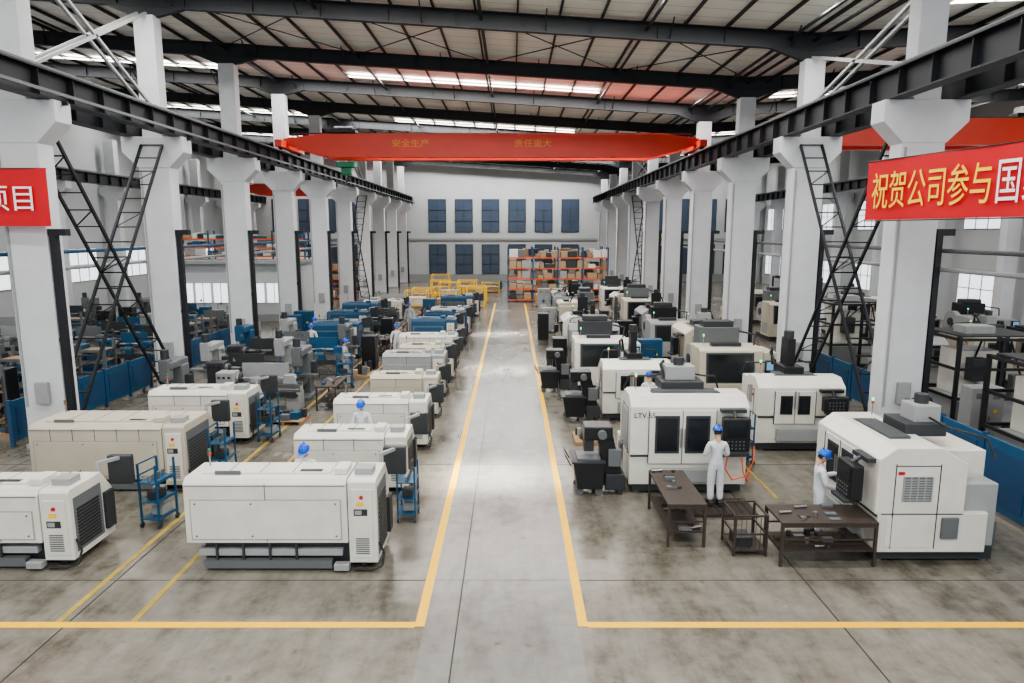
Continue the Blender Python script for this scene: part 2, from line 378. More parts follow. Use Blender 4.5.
# ---------------------------------------------------------------- machines
def cnc_lathe(w=2.6,d=1.3,h=1.42,body='white',panels=3,zb=.46):
    b=MB(); x0,x1=-w/2,w/2; y0,y1=-d/2,d/2; cab=.52
    b.box(x0+.25,y0+.16,0.06,x1-.12,y1-.1,zb,'dgrey',bv=.02)
    for x in (x0+.35,0,x1-.3):
        for y in (y0+.22,y1-.25): b.cyl((x,y,0),(x,y,.08),.07,'dgrey')
    b.box(x0+.18,y0+.04,.26,x1-cab-.12,y0+.25,.38,'lgrey',bv=.012)
    b.box(x0+.3,y0-.02,.05,x1-cab-.3,y0+.1,.2,'grey')
    b.box(x1-cab-.25,y0-.1,.04,x1-cab+.02,y0+.05,.16,'lgrey',bv=.01)
    for i in range(4): b.box(x0+.5+i*(w-1.5)/4,y0+.01,.1,x0+.54+i*(w-1.5)/4,y0+.05,zb,'dgrey')
    pr=[(y0,zb),(y0,h-.1),(y0+.1,h),(y1-.42,h),(y1,h-.5),(y1,zb)]
    b.prism(pr,'x',x0,x1-cab,body,bv=.018)
    pr2=[(y0+.02,.14),(y0+.02,h-.07),(y0+.08,h-.02),(y1-.35,h-.02),(y1-.05,h-.4),(y1-.05,.14)]
    b.prism(pr2,'x',x1-cab+.012,x1,body,bv=.015)
    b.box(x1-cab,y0+.05,.2,x1-cab+.012,y1-.1,h-.08,'dgrey')
    for i in range(1,panels):
        x=x0+(w-cab)*i/panels; b.box(x-.006,y0-.004,zb+.03,x+.006,y0+.05,h-.1,'dgrey')
    b.box(x0+.02,y0-.006,h-.14,x1-cab-.02,y0+.01,h-.125,'grey')
    b.box(x0+.1,y0-.004,zb+.06,x1-cab-.1,y0+.01,h-.38,'lgrey')
    b.box(x0+.12,y0-.014,zb+.08,x1-cab-.12,y0+.02,h-.4,body,bv=.004)
    for x in (x0+.2,x0+w*.35,x1-cab-.2):
        for z in (zb+.14,h-.46): b.cyl((x,y0-.022,z),(x,y0,z),.018,'grey',8)
    b.box(x0+.25,y0+.25,h,x1-cab-.35,y1-.5,h+.03,body,bv=.008)
    b.box(x0+.5,y0+.2,h,x0+.95,y0+.23,h+.07,'grey'); b.box(x1-cab-.9,y0+.3,h+.03,x1-cab-.5,y0+.42,h+.035,'black')
    for q in (.2,.45,.7): b.box(x0+.25+q*(w-1.1),y0+.24,h+.03,x0+.262+q*(w-1.1),y1-.49,h+.034,'dgrey')
    b.box(x1-cab-.25,y0+.2,h,x1-cab-.02,y0+.6,h+.12,body,bv=.02)
    b.box(x1-cab+.1,y0+.25,h-.02,x1-.1,y0+.55,h+.1,'lgrey',bv=.01)
    b.box(x1-cab+.08,y0-.004,.25,x1-.07,y0+.03,h-.2,'white',bv=.004)
    for i in range(8): b.box(x1-cab+.14,y0-.014,.32+i*.04,x1-.14,y0-.004,.338+i*.04,'grey')
    b.cyl((x1-.26,y0-.02,h-.34),(x1-.26,y0,h-.34),.035,'red',14)
    b.box(x1-.35,y0-.012,h-.5,x1-.22,y0,h-.43,'yellow'); b.box(x1-.4,y0-.012,h-.68,x1-.16,y0,h-.56,'dgrey')
    b.box(x1-.38,y0-.016,h-.66,x1-.26,y0,h-.58,'lgrey')
    b.box(x1,y0+.12,.25,x1+.012,y1-.4,h-.2,'grey',bv=.004)
    for i in range(12): b.box(x1+.012,y0+.18,.32+i*(h-.7)/12,x1+.026,y1-.5,.35+i*(h-.7)/12,'black')
    b.box(x1,y1-.36,.3,x1+.07,y1-.1,1.0,'dgrey',bv=.01)
    b.box(x0+.35,y1-.03,.55,x1-cab-.35,y1+.02,h-.55,'glass')
    b.box(x1-cab-.3,y1-.02,.6,x1-cab-.25,y1+.06,h-.55,'steel')
    b.cyl((x1-.1,y1-.25,h-.3),(x1-.1,y1-.25,h+.12),.035,'lgrey'); b.bar((x1-.1,y1-.25,h+.1),(x1+.12,y1+.1,h+.1),.06,.06,'lgrey')
    b.box(x1-.12,y1+.06,h-.42,x1+.32,y1+.2,h+.14,'dgrey',bv=.02); b.box(x1-.06,y1+.2,h-.18,x1+.26,y1+.21,h+.08,'screen')
    b.tube([(x1+.01,y0+.1,.5),(x1+.1,y0+.08,.3),(x1+.08,y0-.02,.1),(x1-.1,y0-.06,.05),(x1-.4,y0-.05,.05)],.02,'black')
    b.cyl((x0+.2,y1-.6,h),(x0+.2,y1-.6,h+.2),.015,'steel'); b.cyl((x0+.2,y1-.6,h+.2),(x0+.2,y1-.6,h+.26),.03,'sig_r'); b.cyl((x0+.2,y1-.6,h+.26),(x0+.2,y1-.6,h+.32),.03,'green')
    return b
def vmc(w=2.7,d=2.2,h=2.3,body='white',acc='dgrey',door='glass',head=.52,hose=False):
    b=MB(); x0,x1=-w/2,w/2; y0,y1=-d/2,d/2
    b.box(x0+.1,y0+.1,.05,x1-.1,y1-.1,.3,'dgrey')
    for x in (x0+.2,x1-.2):
        for y in (y0+.2,y1-.2): b.cyl((x,y,0),(x,y,.07),.08,'grey')
    b.box(x0,y0+.05,.22,x1,y1-.3,.98,body,bv=.02)
    ye=y1-.75
    b.prism([(y0,.95),(y0,h-.22),(y0+.3,h),(ye-.5,h),(ye,h-.3),(ye,.95)],'x',x0,x1,body,bv=.02)
    b.box(x0+.55,y0+.45,h-.01,x1-.55,ye-.75,h+.012,'dgrey')
    for i in range(6): b.box(x0+.6,y0+.5+i*.07,h+.01,x1-.6,y0+.53+i*.07,h+.03,'grey')
    b.box(x0+.25,ye+.01,.3,x1-.65,y1,h-.25,body,bv=.02)
    b.box(x1-.6,ye+.01,.3,x1-.1,y1-.1,h-.7,'lgrey',bv=.02)
    b.box(x0+.85,ye-.7,h-.05,x1-.85,ye+.1,h+.2,acc,bv=.02)
    b.box(x0+1.0,ye-.45,h+.18,x1-1.0,ye+.05,h+head,'lgrey' if acc!='black' else 'black',bv=.02)
    b.cyl((0,ye-.2,h+head),(0,ye-.2,h+head+.18),.13,'dgrey')
    b.box(x0+.42,y0-.02,.75,x1-.75,y0+.02,h-.3,body,bv=.01)
    dw=(w-1.17); xm=x0+.42+dw/2
    for xa,xb in ((x0+.56,xm-.07),(xm+.07,x1-.89)):
        b.box(xa,y0-.035,1.0,xb,y0-.015,h-.42,acc); b.box(xa+.05,y0-.042,1.06,xb-.05,y0-.03,h-.48,door)
    for q in (x0+.41,xm-.006,x1-.755): b.box(q,y0-.03,.75,q+.012,y0,h-.3,'dgrey')
    for s in (-1,1): b.cyl((xm+s*.045,y0-.09,1.15),(xm+s*.045,y0-.09,1.6),.016,'steel',8)
    b.box(x0+.02,y0+.02,.9,x1-.02,y0+.05,.93,'dgrey')
    b.box(x0+.5,y0-.06,.3,x1-.6,y0+.06,.62,'lgrey',bv=.015)
    b.box(x1-.68,y0-.16,h-.32,x1-.12,y0+.02,h-.24,acc); b.cyl((x1-.4,y0-.3,h-.4),(x1-.4,y0-.12,h-.28),.04,acc)
    b.box(x1-.7,y0-.42,1.15,x1-.1,y0-.2,h-.38,'black',bv=.03); b.box(x1-.62,y0-.43,1.5,x1-.18,y0-.415,h-.45,'glass')
    b.box(x1-.66,y0-.52,1.1,x1-.14,y0-.3,1.17,acc,bv=.01)
    for r in range(3):
        for c in range(5): b.box(x1-.6+c*.085,y0-.435,1.22+r*.08,x1-.57+c*.085,y0-.42,1.25+r*.08,'grey')
    for sx,xx in ((1,x1),(-1,x0)):
        a,c=(xx,xx+.012*sx)
        b.box(a,y0+.2,.32,c,ye-.6,.9,body,bv=.004)
        for q in (y0+.3,ye-.5): b.box(a,q,.3,c,q+.012,h-.3,'dgrey')
        b.box(a,y0+.1,.955,c,ye-.02,.97,'dgrey'); b.box(a,y0+.3,h-.34,c,ye-.5,h-.328,'dgrey')
        b.box(a,y0+.45,1.2,xx+.01*sx,ye-.62,1.66,'grey')
        ny=4
        for i in range(9): b.box(a,y0+.48,1.225+i*.047,xx+.02*sx,ye-.65,1.245+i*.047,'lgrey')
        for i in range(ny+1):
            yy=y0+.46+i*(ye-.63-y0-.46)/ny; b.box(a,yy-.012,1.2,xx+.024*sx,yy+.012,1.66,'lgrey')
        b.box(a,ye-.4,.5,xx+.05*sx,ye-.1,.9,'grey',bv=.01)
        b.box(a,y0+.35,h-.5,xx+.014*sx,y0+.46,h-.44,'red')
        b.tube([(xx*.9,y1-.2,h-.25),(xx*.8,y1-.3,h+.1),(xx*.5,ye-.1,h+.22),(.3*sx,ye-.2,h+.3)],.022,'black')
    b.box(x0+.3,y1-.02,.08,x1-.5,y1+.25,.6,'grey',bv=.02); b.cyl((x1-.8,y1+.1,.6),(x1-.8,y1+.1,1.0),.09,'tblue')
    b.tube([(-.35,ye-.3,h+.2),(-.42,ye-.1,h+.5),(-.3,ye+.15,h+.55),(-.2,ye+.3,h+.1)],.035,'black')
    b.cyl((x0+.25,ye-.6,h),(x0+.25,ye-.6,h+.25),.012,'steel',8); b.cyl((x0+.25,ye-.6,h+.25),(x0+.25,ye-.6,h+.31),.028,'sig_r',10); b.cyl((x0+.25,ye-.6,h+.31),(x0+.25,ye-.6,h+.37),.028,'sig_g',10)
    if hose:
        b.tube([(x1-.6,y0-.46,1.1),(x1-.66,y0-.5,.8),(x1-.5,y0-.52,.55),(x1-.2,y0-.5,.62),(x1-.02,y0-.45,.95),(x1+.03,y0-.3,1.25)],.016,'orange')
        b.tube([(x1-.3,y0-.46,1.1),(x1-.25,y0-.5,.7),(x1-.1,y0-.4,.45),(x1+.02,y0-.2,.6)],.016,'orange')
        b.box(x0-.03,y0+.3,1.05,x0,y1-1.1,1.9,'lgrey',bv=.005)
    return b
def hmc(body='cream',w=2.6,d=2.3,h=2.15,tower='grey'):
    b=MB(); x0,x1=-w/2,w/2; y0,y1=-d/2,d/2
    b.box(x0+.08,y0+.12,0,x1-.08,y1-.05,.28,'dgrey')
    b.prism([(y0,.26),(y0,1.0),(y0+.12,h-.1),(y0+.25,h),(y1-1.0,h),(y1-1.0,.26)],'x',x0,x1-.45,body,bv=.03)
    b.box(x1-.44,y0+.1,.26,x1,y1-.8,h-.15,body,bv=.02)
    b.add([(x0+.22,y0-.008,.98),(x1-.77,y0-.008,.98),(x1-.77,y0+.104,h-.16),(x0+.22,y0+.104,h-.16)],[(0,1,2,3)],'dgrey')
    b.add([(x0+.3,y0-.012,1.02),(x1-.85,y0-.012,1.02),(x1-.85,y0+.09,h-.22),(x0+.3,y0+.09,h-.22)],[(0,1,2,3)],'glass')
    b.box(x0+.25,y0-.02,.4,x1-.8,y0+.01,.95,body,bv=.01); b.cyl((x1-.78,y0-.05,1.1),(x1-.78,y0-.02,1.7),.02,'steel')
    b.box(x0+.3,y1-1.0,.2,x1-.9,y1-.2,h+.55,tower,bv=.03)
    b.box(x0+.45,y1-.95,h+.55,x1-1.1,y1-.35,h+.75,'dgrey',bv=.02)
    b.cyl((x0+.06,y1-.6,1.5),(x0+.32,y1-.6,1.5),.55,'lgrey',22); b.cyl((x0+.02,y1-.6,1.5),(x0+.06,y1-.6,1.5),.2,'dgrey',16)
    b.box(x1-.85,y1-.95,.2,x1-.05,y1,1.75,body,bv=.02)
    for i in range(8): b.box(x1-.05,y1-.8,.9+i*.06,x1-.035,y1-.2,.93+i*.06,'dgrey')
    b.box(x1-.4,y0+.02,1.1,x1-.04,y0+.1,1.75,'black',bv=.01); b.box(x1-.36,y0+.01,1.42,x1-.08,y0+.03,1.7,'screen')
    b.box(x0+.5,y0+.45,h,x1-1.1,y0+.75,h+.12,'dgrey',bv=.01)
    b.tube([(x1-.6,y0+.7,h-.1),(x1-.5,y0+.9,h+.35),(x1-.9,y1-.9,h+.4)],.03,'black')
    for i in range(3): b.box(x0-.012,y0+.25+i*.32,.4,x0,y0+.5+i*.32,1.0,'lgrey')
    b.cyl((x0+.3,y0+.8,h),(x0+.3,y0+.8,h+.3),.012,'steel',8); b.cyl((x0+.3,y0+.8,h+.3),(x0+.3,y0+.8,h+.38),.028,'sig_g',10)
    return b
def framed_cell(w=2.6,d=2.0,h=2.9):
    b=MB(); x0,x1=-w/2,w/2; y0,y1=-d/2,d/2
    for x in (x0,0,x1):
        for y in (y0,y1): b.box(x-.05,y-.05,0,x+.05,y+.05,h,'black')
    for z in (.05,1.0,1.9,h-.1):
        for y in (y0,y1): b.box(x0,y-.04,z,x1,y+.04,z+.08,'black')
        for x in (x0,x1): b.box(x-.04,y0,z,x+.04,y1,z+.08,'black')
    b.box(x0+.2,y0+.3,.1,x1-.2,y1-.2,1.0,'lgrey',bv=.03); b.box(x0+.5,y0+.7,1.0,x1-.9,y1-.3,2.4,'white',bv=.03)
    b.box(x0+.7,y0+.35,1.5,x0+1.2,y0+.75,2.2,'dgrey',bv=.02); b.cyl((x0+.95,y0+.5,1.5),(x0+.95,y0+.5,1.2),.07,'steel')
    b.box(x1-.7,y0+.25,1.0,x1-.15,y0+.5,1.7,'grey',bv=.02); b.box(x0+.05,y0-.03,.2,x0+1.15,y0-.01,.95,'grey')
    b.box(x0+.1,y0+.1,h,x1-.1,y1-.1,h+.05,'dgrey'); b.box(x0+.4,y0+.4,h+.05,x0+1.3,y0+1.0,h+.3,'lgrey',bv=.02)
    b.tube([(x0+.9,y0+.6,2.2),(x0+1.2,y0+.8,2.7),(x1-.5,y0+.8,2.7),(x1-.4,y0+.4,1.7)],.03,'black')
    return b
def engine_lathe(col='grey',w=2.4):
    b=MB(); x0,x1=-w/2,w/2
    b.box(x0,-.3,0,x0+.6,.3,.62,col,bv=.02); b.box(x1-.45,-.28,0,x1,.28,.62,col,bv=.02)
    b.box(x0+.1,-.42,.5,x1-.05,.38,.58,'dgrey'); b.box(x0+.1,-.42,.58,x1-.05,-.4,.68,'dgrey')
    b.box(x0+.5,-.2,.62,x1,-.08,.9,'steel'); b.box(x0+.5,.08,.62,x1,.2,.9,'steel'); b.box(x0+.5,-.18,.62,x1,.18,.8,col)
    b.box(x0,-.28,.62,x0+.62,.28,1.32,col,bv=.04)
    b.cyl((x0+.62,0,1.08),(x0+.72,0,1.08),.17,'steel',20); b.cyl((x0+.72,0,1.08),(x0+.8,0,1.08),.12,'dgrey',16)
    b.cyl((x0+.8,0,1.08),(x1-.62,0,1.08),.045,'steel')
    b.box(x0+1.05,-.32,.9,x0+1.45,.3,.98,'grey',bv=.01); b.box(x0+1.15,-.2,.98,x0+1.35,.1,1.12,col,bv=.01); b.box(x0+1.02,-.38,.62,x0+1.48,-.24,.92,col,bv=.02)
    b.cyl((x0+1.15,-.4,.78),(x0+1.15,-.38,.78),.09,'steel')
    b.prism([(x1-.6,.9),(x1-.12,.9),(x1-.2,1.2),(x1-.55,1.2)],'y',-.13,.13,col,bv=.02); b.cyl((x1-.6,0,1.08),(x1-.12,0,1.08),.06,'steel'); b.cyl((x1-.12,0,1.08),(x1-.08,0,1.08),.1,'dgrey')
    b.box(x0+.7,.3,.9,x1-.5,.33,1.55,col,bv=.005)
    for i in range(3): b.cyl((x0+.12+i*.17,-.31,1.15),(x0+.12+i*.17,-.28,1.15),.04,'black')
    b.cyl((x0+.3,.1,1.32),(x0+.3,.1,1.7),.012,'dgrey',6); b.cyl((x0+.3,.1,1.7),(x0+.55,-.05,1.75),.012,'dgrey',6); b.cyl((x0+.55,-.05,1.78),(x0+.58,-.08,1.66),.03,'dgrey',8,.07)
    b.cyl((x0+.6,-.26,.74),(x1,-.26,.74),.015,'steel',6); b.cyl((x0+.6,-.26,.68),(x1,-.26,.68),.012,'steel',6)
    return b
def milling_machine(col='lgrey'):
    b=MB()
    b.box(-.4,-.7,0,.4,.55,.14,col,bv=.02); b.box(-.28,.0,.14,.28,.5,1.65,col,bv=.04)
    b.box(-.22,-.6,1.6,.22,.6,1.85,col,bv=.04); b.box(-.16,-.7,1.25,.16,-.38,1.95,col,bv=.03); b.cyl((0,-.54,1.95),(0,-.54,2.25),.13,'dgrey'); b.cyl((0,-.54,1.25),(0,-.54,1.02),.05,'steel')
    b.box(-.2,-.55,.55,.2,0,.85,col,bv=.02); b.box(-.65,-.68,.88,.65,-.38,.96,'steel'); b.box(-.28,-.64,.84,.28,-.4,.9,'grey'); b.cyl((0,-.45,.14),(0,-.45,.55),.05,'steel')
    for s in (-1,1):
        b.cyl((s*.65,-.53,.92),(s*.75,-.53,.92),.02,'steel',8); b.cyl((s*.75,-.53,.92),(s*.77,-.53,.92),.1,'dgrey')
    b.box(.28,.1,.7,.45,.4,1.3,'dgrey',bv=.01)
    b.box(-.12,-.62,.96,.12,-.44,1.05,'tblue',bv=.01)
    return b
def chip_conveyor():
    b=MB()
    b.box(-.35,-.3,.12,.1,.3,.5,'dgrey',bv=.02)
    b.prism([(-.35,.3),(.08,.3),(-.2,1.45),(-.55,1.45)],'y',-.24,.24,'black',bv=.02)
    b.box(-.85,-.28,1.3,-.2,.28,1.62,'black',bv=.03); b.box(-.84,-.2,1.02,-.62,.2,1.32,'dgrey')
    b.cyl((-.45,-.28,1.46),(-.45,-.42,1.46),.1,'grey'); b.box(-.3,-.34,.7,0,-.24,1.1,'grey',bv=.01)
    b.prism([(-1.0,.18),(-.42,.18),(-.38,.82),(-1.1,.82)],'y',-.4,.4,'black',bv=.01); b.box(-1.14,-.44,.8,-.36,.44,.84,'dgrey'); b.box(-1.0,-.3,.84,-.48,.3,.88,'grey')
    for x in (-.95,-.5):
        for y in (-.3,.3): b.cyl((x,y-.02,.09),(x,y+.02,.09),.09,'grey',12)
    b.tube([(-1.14,-.3,.7),(-1.28,-.3,.95),(-1.28,.3,.95),(-1.14,.3,.7)],.015,'dgrey',6)
    b.box(-.05,-.28,0,.05,.28,.14,'dgrey')
    return b
def workbench(w,d,h=.85,k='brown',items=True):
    b=MB()
    b.box(-w/2,-d/2,h-.04,w/2,d/2,h,k,bv=.006); b.box(-w/2+.03,-d/2+.03,.28,w/2-.03,d/2-.03,.31,k)
    for x in (-w/2+.03,w/2-.03):
        for y in (-d/2+.03,d/2-.03): b.box(x-.025,y-.025,0,x+.025,y+.025,h-.04,k)
    for y in (-d/2+.03,d/2-.03):
        b.box(-w/2,y-.015,h-.1,w/2,y+.015,h-.04,k); b.box(-w/2,y-.012,.5,w/2,y+.012,.53,k)
    if items:
        rnd=random.Random(int(w*100))
        for i in range(int(w*d*14)):
            x=rnd.uniform(-w/2+.14,w/2-.14); y=rnd.uniform(-d/2+.1,d/2-.1); z=rnd.choice([h,.31,.31,h])
            t=rnd.random()
            if t<.45: b.cyl((x,y,z),(x,y,z+rnd.uniform(.03,.1)),rnd.uniform(.03,.06),rnd.choice(['steel','grey','dgrey','brown']),12)
            elif t<.8: b.box(x-.1,y-.05,z,x+.1,y+.05,z+rnd.uniform(.02,.08),rnd.choice(['steel','tblue','grey','brown','grey']),bv=.004)
            else: b.cyl((x-.12,y,z+.03),(x+.12,y+.04,z+.03),.025,'steel')
    return b
def tool_cart():
    b=MB(); k='tblue'
    for x in (-.28,.28):
        for y in (-.2,.2):
            b.box(x-.018,y-.018,.1,x+.018,y+.018,1.35,k); b.cyl((x,y-.015,.06),(x,y+.015,.06),.06,'dgrey',12)
    for z in (.18,.55,.95): b.box(-.3,-.22,z,.3,.22,z+.02,k); b.box(-.3,-.22,z+.02,.3,-.2,z+.06,k)
    for z in (1.1,1.33): b.box(-.3,.2,z,.3,.22,z+.03,k)
    for i in range(4): b.cyl((-.2+i*.13,0,.98),(-.2+i*.13,0,1.1),.035,'steel',10)
    b.box(-.2,-.12,.58,.1,.1,.75,'dgrey',bv=.01); b.box(-.1,-.15,.21,.2,.1,.4,'lgrey',bv=.01)
    return b
def parts_stack(seed):
    b=MB(); r=random.Random(seed)
    for q in range(3): b.box(-.6+q*.55,-.45,0,-.5+q*.55,.45,.1,'wood')
    b.box(-.6,-.45,.1,.6,.45,.13,'wood')
    for i in range(16):
        x=r.uniform(-.48,.48); y=r.uniform(-.35,.35); k=r.choice(['brown','brown','dgrey','grey','steel','carton','tblue','dgrey','lgrey'])
        z=.13
        t=r.random()
        if t<.35: b.cyl((x,y,z),(x,y,z+r.uniform(.12,.45)),r.uniform(.05,.11),k,12)
        elif t<.75: b.box(x-r.uniform(.06,.16),y-.1,z,x+.12,y+.1,z+r.uniform(.12,.4),k,bv=.01)
        else: b.cyl((x*.3-.4,y,z+.04),(x*.3+.4,y,z+.04),.04,k,10)
    return b
def cabinet(w=.9,d=.5,h=1.8,k='lgrey'):
    b=MB(); b.box(-w/2,-d/2,.08,w/2,d/2,h,k,bv=.015); b.box(-w/2+.03,-d/2+.03,0,w/2-.03,d/2-.03,.08,'dgrey')
    b.box(-.005,-d/2-.005,.12,.005,-d/2,h-.04,'dgrey')
    for s in (-1,1):
        b.box(s*.06-.012,-d/2-.03,h*.5,s*.06+.012,-d/2,h*.5+.12,'steel')
        for i in range(4): b.box(s*w/4-.1,-d/2-.006,h-.3+i*.04,s*w/4+.1,-d/2,h-.285+i*.04,'dgrey')
    b.box(w/4-.05,-d/2-.01,h*.62,w/4+.05,-d/2,h*.62+.08,'yellow')
    return b
def partition(L,h=1.3):
    b=MB(); n=int(L/1.5)
    for i in range(n):
        y=i*1.5
        b.box(-.03,y+.04,.12,.03,y+1.46,h,'tblue',bv=.01); b.box(-.045,y+.2,.3,-.03,y+1.3,h-.2,'blue'); b.box(.03,y+.2,.3,.045,y+1.3,h-.2,'blue')
    for i in range(n+1): b.box(-.05,i*1.5-.04,0,.05,i*1.5+.04,h+.05,'blue')
    return b
def shelf_rack(w=2.4,d=.8,h=2.2,lv=4,up='blue',beam='orange',goods=('carton','lgrey','white','dgrey','tblue'),seed=1,n=None,load=.85):
    b=MB(); rnd=random.Random(seed); n=n or max(1,int(w/2.4)); bw=w/n
    for i in range(n+1):
        x=-w/2+i*bw
        for y in (-d/2,d/2): b.box(x-.05,y-.04,0,x+.05,y+.04,h,up)
        for j in range(int(h/.8)): b.bar((x,-d/2,.2+j*.8),(x,d/2,.8+j*.8),.03,.03,up)
    for l in range(lv):
        z=.15+l*(h-.2)/lv
        for y in (-d/2,d/2): b.box(-w/2,y-.03,z,w/2,y+.03,z+.1,beam)
        b.box(-w/2,-d/2,z+.06,w/2,d/2,z+.09,'wood')
        x=-w/2+.12; gap=(h-.2)/lv-.2
        while x<w/2-.35:
            g=rnd.uniform(.3,.9); g=min(g,w/2-.08-x)
            if rnd.random()<load and g>.15:
                b.box(x,-d/2+.06,z+.1,x+g,d/2-.06,z+.1+rnd.uniform(.4,1)*gap,rnd.choice(goods),bv=.02)
            x+=g+.06
    return b

mesh={}
mesh['big_lathe']=cnc_lathe(3.4,1.3,1.72,'white',2,.52).mesh('cnc_lathe_large')
mesh['lathe']=cnc_lathe(2.6,1.3,1.42,'white',3).mesh('cnc_lathe_m')
mesh['lathe_c']=cnc_lathe(2.2,1.2,1.42,'cream',2).mesh('cnc_lathe_c')
mesh['lathe_g']=cnc_lathe(2.3,1.3,1.6,'lgrey',2).mesh('cnc_lathe_g')
mesh['lathe_b']=cnc_lathe(2.2,1.3,1.75,'tblue',2).mesh('cnc_lathe_b')
mesh['wide']=cnc_lathe(3.6,1.7,1.6,'cream',6,.3).mesh('cnc_lathe_wide')
mesh['vmc']=vmc(hose=True).mesh('vmc_a'); mesh['vmc_side']=vmc(2.5,2.35,2.2).mesh('vmc_side')
mesh['vmc_c']=vmc(2.4,2.0,2.2,'cream').mesh('vmc_c'); mesh['vmc_d']=vmc(2.2,1.9,2.0,'lgrey','black',head=.8).mesh('vmc_d'); mesh['vmc_k']=vmc(2.2,2.0,1.9,'white','black',head=.9).mesh('vmc_k')
mesh['hmc']=hmc().mesh('hmc_c'); mesh['hmc_w']=hmc('white',2.5,2.3,2.0,'dgrey').mesh('hmc_w'); mesh['hmc_g']=hmc('lgrey',2.4,2.3,1.9,'black').mesh('hmc_g')
mesh['cell']=framed_cell().mesh('framed_cell')
mesh['el_g']=engine_lathe('grey').mesh('engine_lathe_g'); mesh['el_b']=engine_lathe('tblue').mesh('engine_lathe_b'); mesh['el_l']=engine_lathe('lgrey',2.8).mesh('engine_lathe_l'); mesh['el_d']=engine_lathe('dgrey').mesh('engine_lathe_d')
mesh['mill']=milling_machine().mesh('mill_a'); mesh['mill_b']=milling_machine('tblue').mesh('mill_b'); mesh['mill_d']=milling_machine('grey').mesh('mill_d')
mesh['chip']=chip_conveyor().mesh('chip_conveyor'); mesh['cart']=tool_cart().mesh('tool_cart')
mesh['cab']=cabinet().mesh('cabinet'); mesh['cab_b']=cabinet(1.0,.5,1.7,'tblue').mesh('cabinet_b'); mesh['cab_k']=cabinet(.8,.6,1.5,'black').mesh('cabinet_k'); mesh['cab_w']=cabinet(1.7,.5,1.5,'lgrey').mesh('cabinet_w')
mesh['bench']=workbench(1.6,.7).mesh('bench')
for i in range(4): mesh['parts%d'%i]=parts_stack(i+3).mesh('parts_stack_%d'%i)
mesh['rack']=shelf_rack(2.4,.7,1.9,4,'grey','grey',('dgrey','brown','steel','tblue'),3).mesh('rack')
NM=dict(big_lathe='cnc_lathe',lathe='cnc_lathe',lathe_c='cnc_lathe',lathe_g='cnc_lathe',lathe_b='cnc_lathe',wide='cnc_lathe',vmc='machining_center',vmc_side='machining_center',vmc_c='machining_center',vmc_d='machining_center',vmc_k='machining_center',
 hmc='horizontal_machining_center',hmc_w='horizontal_machining_center',hmc_g='horizontal_machining_center',cell='framed_machine_cell',
 el_g='engine_lathe',el_b='engine_lathe',el_l='engine_lathe',el_d='engine_lathe',mill='milling_machine',mill_b='milling_machine',mill_d='milling_machine',chip='chip_conveyor',cart='tool_cart',cab='steel_cabinet',cab_b='steel_cabinet',cab_k='steel_cabinet',cab_w='steel_cabinet',bench='workbench',rack='storage_shelf')
for i in range(4): NM['parts%d'%i]='pallet_of_parts'
def P(k,x,y,r=0,s=1): return put(NM[k],mesh[k],(x,y,0),r,scale=s)

# left row A
P('big_lathe',-4.1,12.1)
P('lathe',-3.72,15.75); P('lathe',-3.65,19.0); P('lathe_c',-3.5,22.2); P('lathe_g',-3.6,25.2); P('lathe_c',-3.5,28.1)
P('lathe',-3.8,31.0); P('lathe_b',-3.9,34.2); P('lathe_b',-3.6,37.2); P('lathe_g',-3.6,40.4); P('el_g',-3.8,43.4); P('lathe_b',-3.7,46.4); P('lathe',-3.7,49.5)
# left row B
P('lathe',-9.25,12.2,0,1.05); P('wide',-9.4,16.1); P('lathe',-8.95,19.6,0,1.08)
for i,(k,x,y) in enumerate([('el_l',-8.6,22.8),('mill_d',-7.7,24.6),('el_d',-9.9,24.6),('mill',-9.0,26.6),('el_b',-8.2,28.6),('el_d',-10.7,28.3),('mill_d',-7.6,30.8),('el_g',-9.9,30.4),('lathe_b',-8.4,32.7),('mill',-10.8,32.7),('el_l',-8.6,35),('lathe_b',-8.9,37.2),('el_d',-8.4,39.4),('lathe_b',-9.2,41.8),('el_g',-8.6,44.2),('lathe',-8.8,46.8),('el_l',-8.8,49.5)]):
    P(k,x,y)
P('cart',-7.1,16.1,90) ; P('cart',-7.35,13.5,80); P('cart',-7.1,19.3,85); P('cart',-2.2,13.75,90,.9)
P('cart',-6.5,26,20); P('mill_d',-11.2,22.2); P('mill',-11.4,25.6); P('mill_b',-12.0,30.3); P('cab_b',-11.6,35.6); P('cab_b',-11.5,37.5)
P('bench',-6.3,23.3,90); P('bench',-6.4,33.5,90); P('bench',-6.4,38.5,90); P('cab_k',-6.3,29.9,90); P('cab_k',-6.6,36,90)
for i,(x,y,r) in enumerate([(-11.2,20.6,0),(-11.9,23.9,90),(-6.3,28.2,90),(-10.9,27.0,0),(-7.2,21.2,0),(-10.9,34.2,0),(-6.3,43.5,90),(-6.3,46,90),(-11.2,39.5,0),(-11.4,42.5,0),(-6.4,49,90),(-11.2,45.5,90),(-11.2,48,0)]):
    P('parts%d'%(i%4),x,y,r)
# right inner row
vB=P('vmc',4.05,16.15); text('machine_lettering','LTV.65',.17,'dgrey',vB,(-1.28,-1.12,1.83),(math.pi/2,0,0),1)
P('chip',2.5,15.3,0,1.0)
P('vmc_k',4.0,22.3); P('chip',2.72,21.5,0,1)
P('hmc_w',3.6,26.4,0); P('chip',2.15,25.5)
P('vmc_d',3.6,30.4); P('cab_k',2.05,29.2,90); P('vmc_k',3.5,34.2,-90); P('hmc',3.6,38.3,-90); P('cab_w',2.6,41.0); P('vmc_d',3.7,43.6); P('hmc_g',3.8,47.6,-90); P('cab',2.4,51.5); P('cab',3.5,51.5); P('lathe_c',4.2,54)
P('cab_k',1.75,38.2,90)
